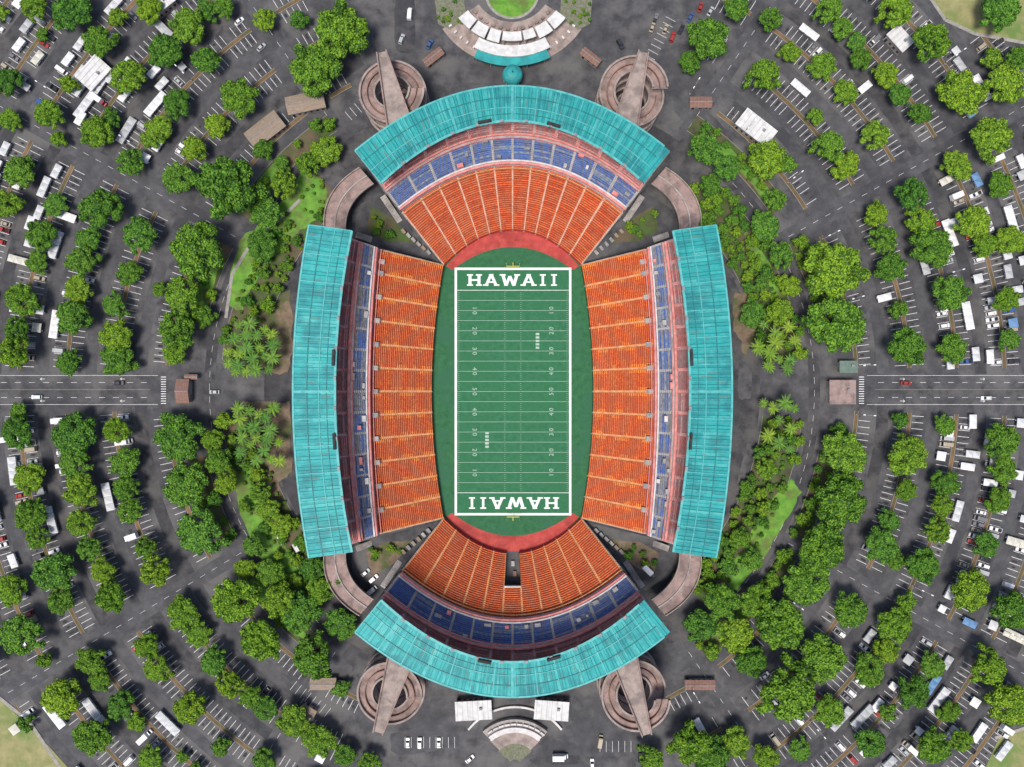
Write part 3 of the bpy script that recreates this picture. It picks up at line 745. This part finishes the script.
T=[(100,42,18),(130,78,17),(50,115,15),(70,85,10),(20,172,17),(98,133,16),(70,8,21),(36,8,14),(165,52,19),(188,26,18),(178,104,15),(240,98,20),(217,126,13),(195,150,13),(178,178,18),(158,128,14),(131,162,15),(150,140,10),(112,118,10),(225,8,12),(265,20,12),(342,32,30),(315,68,26),(207,62,15),(228,188,34),(200,250,28),(184,296,21),(102,210,20),(141,235,18),(82,262,16),(88,240,13),(75,318,18),(78,290,14),(116,360,17),(116,335,17),(115,305,14),(130,273,13),(180,330,20),(160,290,8),(42,235,17),(36,262,11),(24,300,18),(20,330,15),(18,352,17),(8,205,16),(55,205,13),(70,362,13),(265,212,18),(262,245,16),(285,185,15),(325,150,16),(308,165,13),(175,352,13),(300,20,10),(150,10,14),(205,10,12),(10,120,12),(60,140,9),
(18,432,18),(20,412,10),(72,435,23),(118,430,15),(178,437,24),(28,478,17),(75,463,17),(80,490,18),(125,462,16),(127,488,14),(184,485,24),(200,532,27),(32,515,18),(38,538,13),(82,522,15),(90,548,14),(132,510,13),(55,572,22),(104,570,13),(114,596,18),(148,547,13),(158,570,17),(10,590,18),(62,600,14),(235,600,26),(182,615,19),(198,635,14),(20,635,22),(213,440,13),(220,462,14),(228,482,13),(148,645,14),(158,668,16),(92,660,15),(100,680,12),(62,698,20),(122,705,15),(190,707,17),(215,660,15),(232,682,16),(250,696,12),(265,708,13),(300,612,22),(315,655,24),(262,640,23),(280,600,20),(320,590,15),(340,625,17),(270,575,15),(255,545,13),(292,722,18),(318,742,18),(92,737,21),(150,760,14),(136,722,10),(265,760,13),(222,745,10),(345,755,12),(370,762,12),(45,660,9),
(708,40,22),(690,62,12),(770,20,13),(762,78,18),(735,10,14),(790,52,11),(823,66,16),(845,92,13),(860,60,12),(895,10,20),(885,75,14),(898,95,13),(918,115,12),(928,45,20),(828,10,15),(842,28,12),(856,42,10),(815,118,9),(845,165,14),(828,147,17),(875,135,16),(767,158,21),(785,165,10),(962,92,23),(1005,85,22),(1016,60,14),(990,138,23),(910,195,18),(920,222,15),(932,248,20),(875,215,13),(882,240,15),(890,268,17),(973,222,18),(1000,185,14),(985,245,13),(950,293,20),(958,165,16),(1012,240,15),(835,270,32),(835,325,29),(905,347,20),(898,310,10),(953,348,17),(1005,300,14),(1008,340,12),(990,60,10),(1000,10,22),(705,150,18),(728,168,14),(765,225,16),(780,255,15),(775,200,13),(790,285,12),(710,185,12),
(845,453,24),(907,455,21),(905,490,12),(880,545,18),(888,520,12),(840,500,27),(820,545,26),(806,582,25),(752,560,12),(780,625,30),(750,660,16),(786,690,32),(850,610,20),(822,660,26),(720,600,20),(700,625,17),(735,635,20),(755,600,18),(945,482,14),(940,505,13),(936,530,16),(922,565,18),(895,560,10),(905,600,10),(1000,440,18),(1003,470,15),(998,500,14),(985,545,13),(970,590,20),(1012,610,20),(895,625,18),(885,650,14),(868,670,18),(830,712,18),(985,665,20),(1010,705,22),(870,742,17),(912,690,17),(932,665,14),(932,745,20),(960,740,13),(690,742,22),(712,755,20),(735,742,16),(765,757,14),(800,750,12),(945,425,12),(900,420,9),(650,757,14),(840,430,9)]
placed=[]
def put_tree(u,v,r,z=0.1,name='broadleaf_tree'):
    placed.append((u,v,r)); p=W(u,v,r*S*.9)
    rm=r*S*(1.02 if r>9 else .97)
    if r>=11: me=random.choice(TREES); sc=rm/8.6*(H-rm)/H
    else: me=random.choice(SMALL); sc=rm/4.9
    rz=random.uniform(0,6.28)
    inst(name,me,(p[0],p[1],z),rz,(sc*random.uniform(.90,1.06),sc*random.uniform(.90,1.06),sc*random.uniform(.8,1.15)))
for t in T: put_tree(*t)
def free(u,v,r,f=.85): return all((u-a)**2+(v-b)**2>((r+c)*f)**2 for a,b,c in placed)
for t in SHRUBS: put_tree(*t,name='shrub')
for (ua,va,ub,vb,n) in [(232,322,275,372,18),(238,408,280,462,20),(756,318,796,372,11),(754,402,796,455,9),(225,340,240,372,3)]:
    k=0;tr=0
    while k<n and tr<300:
        tr+=1;u=random.uniform(ua,ub);v=random.uniform(va,vb)
        if free(u,v,5,.85):
            placed.append((u,v,5)); p=W(u,v,8); inst('palm_tree',random.choice(PALMS),(p[0],p[1],.1),random.uniform(0,6),random.uniform(.65,1.1)); k+=1
OPEN=[LAWN,LAWN2,LAWN3,DIRT,DIRT2]
for (a0,a1,r0,r1) in BEDS:
    for tr in range(1400):
        a=random.uniform(a0,a1);rr=random.uniform(r0+1,r1+2);u,v=uv(rr,a); r=random.choice([5,6,7,8,10,12,14] if a0!=132 else [4,5,6,7,9])
        if any(inpoly(u,v,P) for P in OPEN) and random.random()<.965: continue
        if mnoise.noise(Vector((u*.03,v*.03,2)))<(-.1 if a0==132 else -.35): continue
        if free(u,v,r,.76 if a0!=132 else .9): put_tree(u,v,r)
    k=0
    for tr in range(260):
        a=random.uniform(a0,a1);rr=random.uniform(r0+1,r1-1);u,v=uv(rr,a)
        if k<45 and free(u,v,2,.85): put_tree(u,v,random.uniform(1.6,3),name='shrub'); k+=1
for tr in range(1500):
    a=random.choice([random.uniform(12,28),random.uniform(34,54),random.uniform(124,147),random.uniform(153,168),random.uniform(192,208),random.uniform(213,234),random.uniform(306,329),random.uniform(333,349)])
    rr=random.uniform(315,330);u,v=uv(rr,a);r=random.choice([5,7,9,12,14])
    if (a>200 and a<240 or 300<a<345 or a<56 or random.random()<.15) and free(u,v,r,.85): put_tree(u,v,r)
for r in ROWS:
    a=0
    while a<360:
        a+=math.degrees(random.uniform(14,30)/r); u,v=uv(r,a)
        if not(-50<u<1075 and -50<v<815) or blocked(u,v) or not sector_ok(r,a) or droad(r,a)<24: continue
        rd=random.uniform(7,14)
        if random.random()<.36 and free(u,v,rd,1.02): put_tree(u,v,rd)
# ---------------------------------------------------------------- vehicles
def wheels(mb,xs,w,r=.33):
    for x in xs:
        for sy in(-1,1):
            n=12;y0=sy*(w-.22);y1=sy*(w+.01)
            A=[(x+r*math.cos(2*math.pi*i/n),y0,r+r*math.sin(2*math.pi*i/n)) for i in range(n)];B=[(p[0],y1,p[2]) for p in A]
            for i in range(n): mb.poly([A[i],A[(i+1)%n],B[(i+1)%n],B[i]],'rubber')
            mb.poly(B,'rubber'); mb.poly([(x+(p[0]-x)*.55,y1+sy*.01,r+(p[2]-r)*.55) for p in A],'chrome')
def loft(mb,st,m):
    rings=[[(x,-w,zl),(x,-w,zl+(zh-zl)*.65),(x,-w*.88,zh),(x,w*.88,zh),(x,w,zl+(zh-zl)*.65),(x,w,zl)] for x,w,zl,zh in st]
    for A,B in zip(rings[:-1],rings[1:]):
        for i in range(6): mb.poly([A[i],A[(i+1)%6],B[(i+1)%6],B[i]],m)
    mb.poly(rings[0],m);mb.poly(rings[-1][::-1],m)
def cabin(mb,x0,x1,tx0,tx1,wb,wt,zb,zt,m='car_paint'):
    b=[(x0,-wb,zb),(x1,-wb,zb),(x1,wb,zb),(x0,wb,zb)];t=[(tx0,-wt,zt),(tx1,-wt,zt),(tx1,wt,zt),(tx0,wt,zt)]
    for i in range(4): mb.poly([b[i],b[(i+1)%4],t[(i+1)%4],t[i]],'glass')
    mb.poly(t,m)
    for s in(-1,1):
        mb.beam((tx0,s*wt,zt),(x0,s*wb,zb),.08,.1,m);mb.beam((tx1,s*wt,zt),(x1,s*wb,zb),.08,.1,m); mx_=(tx0+tx1)/2; mb.beam((mx_,s*wt,zt),(mx_,s*wb,zb),.08,.1,m)
def car(kind):
    mb=MB()
    if kind=='parked_car':
        loft(mb,[(-2.25,.72,.35,.78),(-2.1,.86,.25,.92),(-1,.9,.2,.95),(1,.9,.2,.93),(1.9,.86,.25,.80),(2.2,.7,.35,.66)],'car_paint'); cabin(mb,-1.75,1.15,-1.15,.35,.80,.62,.93,1.45)
        wheels(mb,(-1.35,1.35),.9)
    elif kind=='parked_suv':
        loft(mb,[(-2.35,.8,.4,1.0),(-2.25,.92,.3,1.1),(1,.95,.3,1.1),(2.1,.9,.35,1.0),(2.35,.78,.4,.8)],'car_paint'); cabin(mb,-2.2,1.2,-2.0,.5,.86,.70,1.09,1.75)
        wheels(mb,(-1.45,1.45),.95,.38)
    elif kind=='pickup_truck':
        loft(mb,[(-.55,.95,.4,1.1),(1.4,.95,.4,1.1),(2.5,.92,.4,1.0),(2.75,.8,.45,.85)],'car_paint'); cabin(mb,-.5,1.5,-.35,.9,.86,.72,1.09,1.8)
        mb.box((-1.65,0,.45),2.2,1.86,.25,'dark')
        for s in(-1,1): mb.box((-1.65,s*.9,.45),2.2,.12,.68,'car_paint')
        mb.box((-2.72,0,.45),.12,1.9,.66,'car_paint'); wheels(mb,(-1.7,1.7),.95,.4)
    elif kind=='cargo_van':
        loft(mb,[(-2.7,.9,.35,2.0),(-2.6,.98,.3,2.15),(1.2,.98,.3,2.15),(1.7,.97,.3,1.9)],'car_paint'); loft(mb,[(1.7,.96,.3,1.15),(2.5,.9,.35,1.05),(2.7,.8,.4,.9)],'car_paint')
        mb.poly([(1.72,-.85,1.87),(1.72,.85,1.87),(2.2,.88,1.12),(2.2,-.88,1.12)],'glass'); wheels(mb,(-1.7,1.7),.98,.36)
    elif kind=='box_truck':
        mb.box((-.9,0,.9),5.0,2.3,2.4,'white_paint'); mb.box((-.9,0,.55),5.2,1.2,.3,'dark')
        loft(mb,[(1.7,1.0,.45,2.1),(2.4,1.0,.45,2.05),(2.9,.98,.45,1.3),(3.4,.9,.45,1.15)],'car_paint')
        mb.poly([(2.45,-.85,2.03),(2.45,.85,2.03),(2.93,.85,1.33),(2.93,-.85,1.33)],'glass'); wheels(mb,(-2.2,2.4),1.05,.45)
    return mb.mesh(kind)
def tent(w,d):
    mb=MB()
    nb=max(1,round(w/3.1)) if w!=d else 1
    bw_=w/nb; z=2.3
    for b in range(nb):
        x0=-w/2+b*bw_+.04;x1=x0+bw_-.08; h=3.1+.12*(b%2)
        c=[(x0,-d/2,z),(x1,-d/2,z),(x1,d/2,z),(x0,d/2,z)]
        for i in range(4):
            p,q_=c[i],c[(i+1)%4]; mb.poly([p,q_,((x0+x1)/2,0,h)],'tent_cloth'); mb.poly([p,q_,(q_[0],q_[1],z-.25),(p[0],p[1],z-.25)],'tent_cloth')
            mb.box((p[0],p[1],0),.06,.06,z,'steel_grey')
        mb.box(((x0+x1)/2,d/2-.9,0.7),bw_-.6,.7,.05,'white_paint')
        for sx in(-1,1): mb.box(((x0+x1)/2+sx*(bw_/2-.6),d/2-.9,0),.06,.5,.7,'steel_grey')
        mb.box(((x0+x1)/2+.4,-d/2+.8,0),1.1,.6,.5,['roof_brown','steel_grey','seat_blue0'][b%3])
    return mb.mesh('market_tent')
CAR={k:car(k) for k in('parked_car','parked_suv','pickup_truck','cargo_van','box_truck')}
TENT=[tent(3.2,3.2),tent(6.2,3.1),tent(9.3,3.2),tent(4.0,4.0),tent(12.4,3.6)]
def density(u,v):
    if u<70 and 150<v<380: return .20,.42
    if u<70 and v<620: return .26,.20
    if u<190 and v<180: return .10,.44
    if u<170 and v>600: return .12,.10
    if u>925 and 120<v<420: return .28,.44
    if u>940 and v<660: return .36,.34
    if u>860 and v>620: return .16,.22
    if u>640 and v<110: return .08,.04
    if u>700 and v>630: return .12,.03
    if u<340 and v>690: return .06,.02
    return .012,.003
tents=[]
for (rs,a,r) in SLOTS:
    u,v=uv(rs,a)
    if not(-45<u<1070 and -45<v<810): continue
    dc,dt=density(u,v); x=random.random(); kf=max(0,1.0+2.0*mnoise.noise(Vector((u*.025,v*.025,0))))
    if x<dc*kf:
        k=random.choices(list(CAR),[4,3,2,2.4,.6])[0]; p=PR(rs,a,0.01)
        if all((p[0]-q_[0])**2+(p[1]-q_[1])**2>26 for q_ in tents):
            inst(k,CAR[k],p,math.radians(a)+(0 if random.random()<.5 else math.pi)+random.uniform(-.04,.04))
    elif x<dc*kf+dt*.5:
        rr=rs+(8 if rs>r else -8)*random.choice([0,.6,1]); p=PR(rr,a,0.01)
        if all((p[0]-q_[0])**2+(p[1]-q_[1])**2>34 for q_ in tents):
            tents.append(p); i=random.choice([0,1,1,2,3,4]); inst('market_tent',TENT[i],p,math.radians(a)+(math.pi/2 if i in(1,2,4) and random.random()<.85 else 0)+random.uniform(-.06,.06))
def carat(k,u,v,deg): inst(k,CAR[k],W(u,v,0)+[0,0,.035],math.radians(deg))
for c in [('box_truck',648,570,-45),('cargo_van',298,548,-60),('parked_car',45,45,-30),('parked_car',366,572,40),('parked_suv',374,578,40),('cargo_van',372,590,40),('pickup_truck',250,300,80),('parked_car',120,383,0),('parked_suv',38,397,180),('parked_car',905,383,0),('parked_car',985,398,180),('parked_car',665,30,70),('parked_suv',672,38,70),('parked_car',652,28,70),('parked_car',681,30,65),('pickup_truck',655,20,70),('parked_car',690,18,60),('parked_car',340,682,0),('cargo_van',365,148,30),('parked_car',430,45,60),('parked_suv',620,45,-60),('parked_car',592,763,90),('parked_car',470,758,40),('box_truck',560,755,0),('cargo_van',600,740,80),('parked_suv',282,540,-60),('parked_car',240,22,40),('parked_car',262,48,45),('parked_car',215,392,180),('cargo_van',410,15,85),('parked_suv',402,40,70),('parked_car',640,757,90),('parked_suv',745,655,40),('parked_car',755,665,40),('parked_car',764,675,40),('parked_car',408,742,90),('parked_suv',420,742,90),('parked_car',439,742,90),('parked_car',700,8,70),('parked_car',710,12,60)]:
    carat(*c)
# ---------------------------------------------------------------- lamps
mb=MB(); mb.cyl((0,0),.18,.1,0,11,'steel_grey',8)
for a in(0,math.pi):
    mb.beam((0,0,10.9),(2.0*math.cos(a),0,11.3),.12,.12,'steel_grey'); mb.box((2.2*math.cos(a),0,11.2),1.0,.4,.18,'white_paint')
mb.cyl((0,0),.35,.35,0,.7,'concrete',10)
LM=mb.mesh('street_lamp')
for r in (345,445,541):
    for a in range(4,360,11):
        u,v=uv(r,a)
        if -40<u<1065 and -40<v<800 and sector_ok(r,a) and droad(r,a)>16 and not blocked(u,v) and free(u,v,2): inst('street_lamp',LM,PR(r,a,.1),math.radians(a))
# ---------------------------------------------------------------- light and camera
AZ,EL=212,70
w=bpy.data.worlds.new("World"); scene.world=w; w.use_nodes=True; nt=w.node_tree
sky=nt.nodes.new('ShaderNodeTexSky'); sky.sky_type='NISHITA'; sky.sun_disc=False; sky.sun_elevation=math.radians(EL); sky.sun_rotation=math.radians(AZ)
sky.air_density=1.0; sky.dust_density=3
nt.links.new(sky.outputs[0],nt.nodes['Background'].inputs[0]); nt.nodes['Background'].inputs[1].default_value=0.15
l=bpy.data.lights.new('sun','SUN'); l.energy=3.5; l.angle=math.radians(18); l.color=(1,.95,.88)
lo=bpy.data.objects.new('sun',l); scene.collection.objects.link(lo)
az=math.radians(AZ); el=math.radians(EL); d=Vector((math.sin(az)*math.cos(el),math.cos(az)*math.cos(el),math.sin(el)))
lo.rotation_euler=d.to_track_quat('Z','Y').to_euler()
cam=bpy.data.cameras.new('camera'); co=bpy.data.objects.new('camera',cam); scene.collection.objects.link(co)
co.location=(0,0,H); co.rotation_euler=(0,0,0); cam.sensor_width=36; cam.lens=36*H/(1024*S); cam.clip_end=12000
scene.camera=co
scene.view_settings.view_transform='Standard'; scene.view_settings.look='None'; scene.view_settings.exposure=0
print('objects',len(scene.objects))
